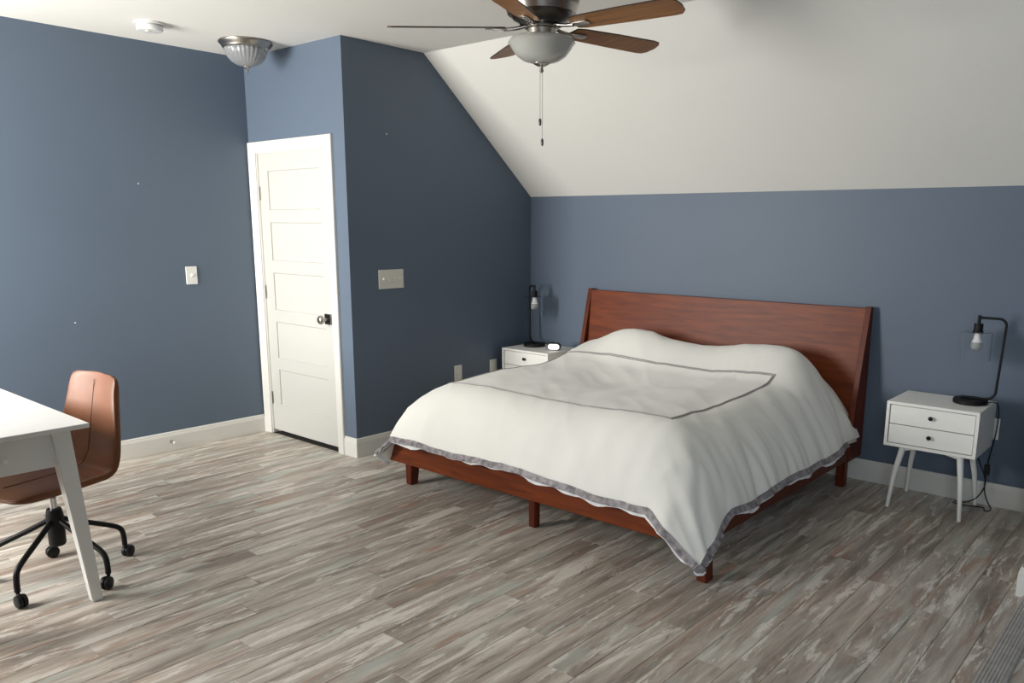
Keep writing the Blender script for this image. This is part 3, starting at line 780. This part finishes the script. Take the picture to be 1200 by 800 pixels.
# ---------------------------------------------------------------- ceiling dome light and smoke detector
dl = thing('flush_ceiling_light', 'small nickel flush-mount ceiling light with ribbed glass dome near the door', 'ceiling light', (-4.83, 2.86, HC))
b = BM(); lathe(b, [(0, 0), (.155, 0), (.160, -.006), (.158, -.016), (.146, -.026), (.140, -.040), (.128, -.046), (0, -.046)], 48); obj('pan', b, M['nickel'], dl, True)
b = BM(); lathe(b, [(.126, -.044), (.124, -.062), (.112, -.092), (.090, -.118), (.058, -.138), (.02, -.147), (0, -.148)], 120, ribs=30, ribd=.018); o = obj('glass_dome', b, M['ribglass'], dl, True); o['label'] = 'ribbed clear glass dome'
b = BM(); lathe(b, [(0, -.143), (.022, -.145), (.022, -.152), (.010, -.158), (.006, -.166), (.009, -.172), (.004, -.185), (0, -.188)], 24); obj('finial', b, M['nickel'], dl, True)
sd_ = thing('smoke_detector', 'round white smoke detector on the ceiling at upper left', 'smoke detector', (-4.82, 2.27, HC))
b = BM(); lathe(b, [(0, 0), (.078, 0), (.080, -.004), (.078, -.010), (.06, -.012), (0, -.012)], 40); obj('mounting_plate', b, M['smoke'], sd_, True)
b = BM(); lathe(b, [(0, -.011), (.060, -.011), (.062, -.018), (.069, -.020), (.070, -.036), (.064, -.044), (.03, -.048), (0, -.049)], 40); obj('housing', b, M['smoke'], sd_, True)
b = BM(); lathe(b, [(0, -.044), (.014, -.046), (.014, -.052), (0, -.053)], 20, Matrix.Translation((.02, -.02, 0))); obj('test_button', b, M['plate'], sd_, True)

# ---------------------------------------------------------------- plates on the walls
def wall_plate(name, x, y, z, rz, w_, h_, kind, n_, m, label, cat, group=None):
    t = thing(name, label, cat, (x, y, z), rz, group)     # local +x = out of the wall, y along it
    b = BM(); box(b, 0, .006, -w_/2, w_/2, -h_/2, h_/2, .0025); obj('plate', b, m, t)
    for i in range(n_):
        yy = (i-(n_-1)/2)*.046
        if kind == 'switch':
            b = BM(); box(b, .005, .0075, yy-.006, yy+.006, -.013, .013, .0005)
            tg_ = Matrix.Translation((.007, yy, 0)) @ Matrix.Rotation(math.radians(25 if i else -25), 4, 'Y'); box(b, 0, .016, -.0055, .0055, -.007, .007, .001, mtx=tg_)
            obj('toggle', b, m, t)
        else:
            for s in (-1, 1):
                b = BM(); box(b, .005, .008, -.016, .016, s*.019-.014, s*.019+.014, .003)
                rc = obj('receptacle', b, M['platew'], t)
                b = BM()
                for q in (-.006, .006): box(b, .0078, .0084, q-.0012, q+.0012, s*.019-.001, s*.019+.007)
                obj('slot', b, M['blackp'], rc)
    for s in (-1, 1):
        b = BM(); lathe(b, [(0, .0), (.003, 0), (.003, .0012), (0, .0014)], 10, Matrix.Translation((.006, 0, s*h_*.36 if kind == 'switch' else s*.001)) @ Matrix.Rotation(PI/2, 4, 'Y')); obj('screw', b, M['plate'], t)
    return t
wall_plate('light_switch', X1, 3.441, 1.149, 0, .206, .124, 'switch', 4, M['plate'], 'beige four-gang toggle switch plate on the dark wall right of the door', 'light switch')
wall_plate('light_switch', XL, 2.638, 1.159, 0, .076, .118, 'switch', 1, M['platew'], 'white single toggle switch plate on the wall left of the door', 'light switch')
wall_plate('power_outlet', X1, 4.035, .438, 0, .074, .118, 'outlet', 1, M['plate'], 'white wall outlet on the dark wall, the one nearer the door', 'outlet')
wall_plate('power_outlet', X1, 4.405, .438, 0, .074, .118, 'outlet', 1, M['plate'], 'white wall outlet on the dark wall, the one nearer the corner nightstand', 'outlet')
wall_plate('power_outlet', -.878, YB, .431, -PI/2, .074, .118, 'outlet', 1, M['platew'], 'white wall outlet half hidden behind the right nightstand', 'outlet')
# spring door stop on the left baseboard
ds = thing('door_stop', 'small nickel door stop sticking out of the left baseboard', 'door stop', (XL+.014, 2.40, .062))
b = BM(); lathe(b, [(0, 0), (.011, 0), (.011, .004), (.006, .007), (.0055, .045), (0, .045)], 16, Matrix.Rotation(PI/2, 4, 'Y')); obj('rod', b, M['nickel'], ds, True)
b = BM(); lathe(b, [(0, .045), (.009, .045), (.009, .058), (0, .060)], 16, Matrix.Rotation(PI/2, 4, 'Y')); o = obj('tip', b, M['platew'], ds, True); o['label'] = 'white rubber tip'

# tiny pale wall anchors left in the paint
for x, y, z, lab in ((XL, 2.344, 1.742, 'tiny pale wall anchor on the wall left of the door, the higher one'), (XL, 1.893, .906, 'tiny pale wall anchor low on the wall behind the desk chair'),):
    b = BM(); lathe(b, [(0, 0), (.0045, 0), (.0045, .0012), (0, .002)], 12, Matrix.Rotation(PI/2, 4, 'Y')); tag(obj('wall_anchor', b, M['platew'], loc=(x, y, z)), lab, 'wall anchor', 'wall anchors')
b = BM(); lathe(b, [(0, 0), (.0045, 0), (.0045, .0012), (0, .002)], 12, Matrix.Rotation(PI/2, 4, 'Y')); tag(obj('wall_anchor', b, M['platew'], loc=(X1, 3.443, 2.064)), 'tiny pale wall anchor high on the dark wall above the four-gang switch', 'wall anchor', 'wall anchors')
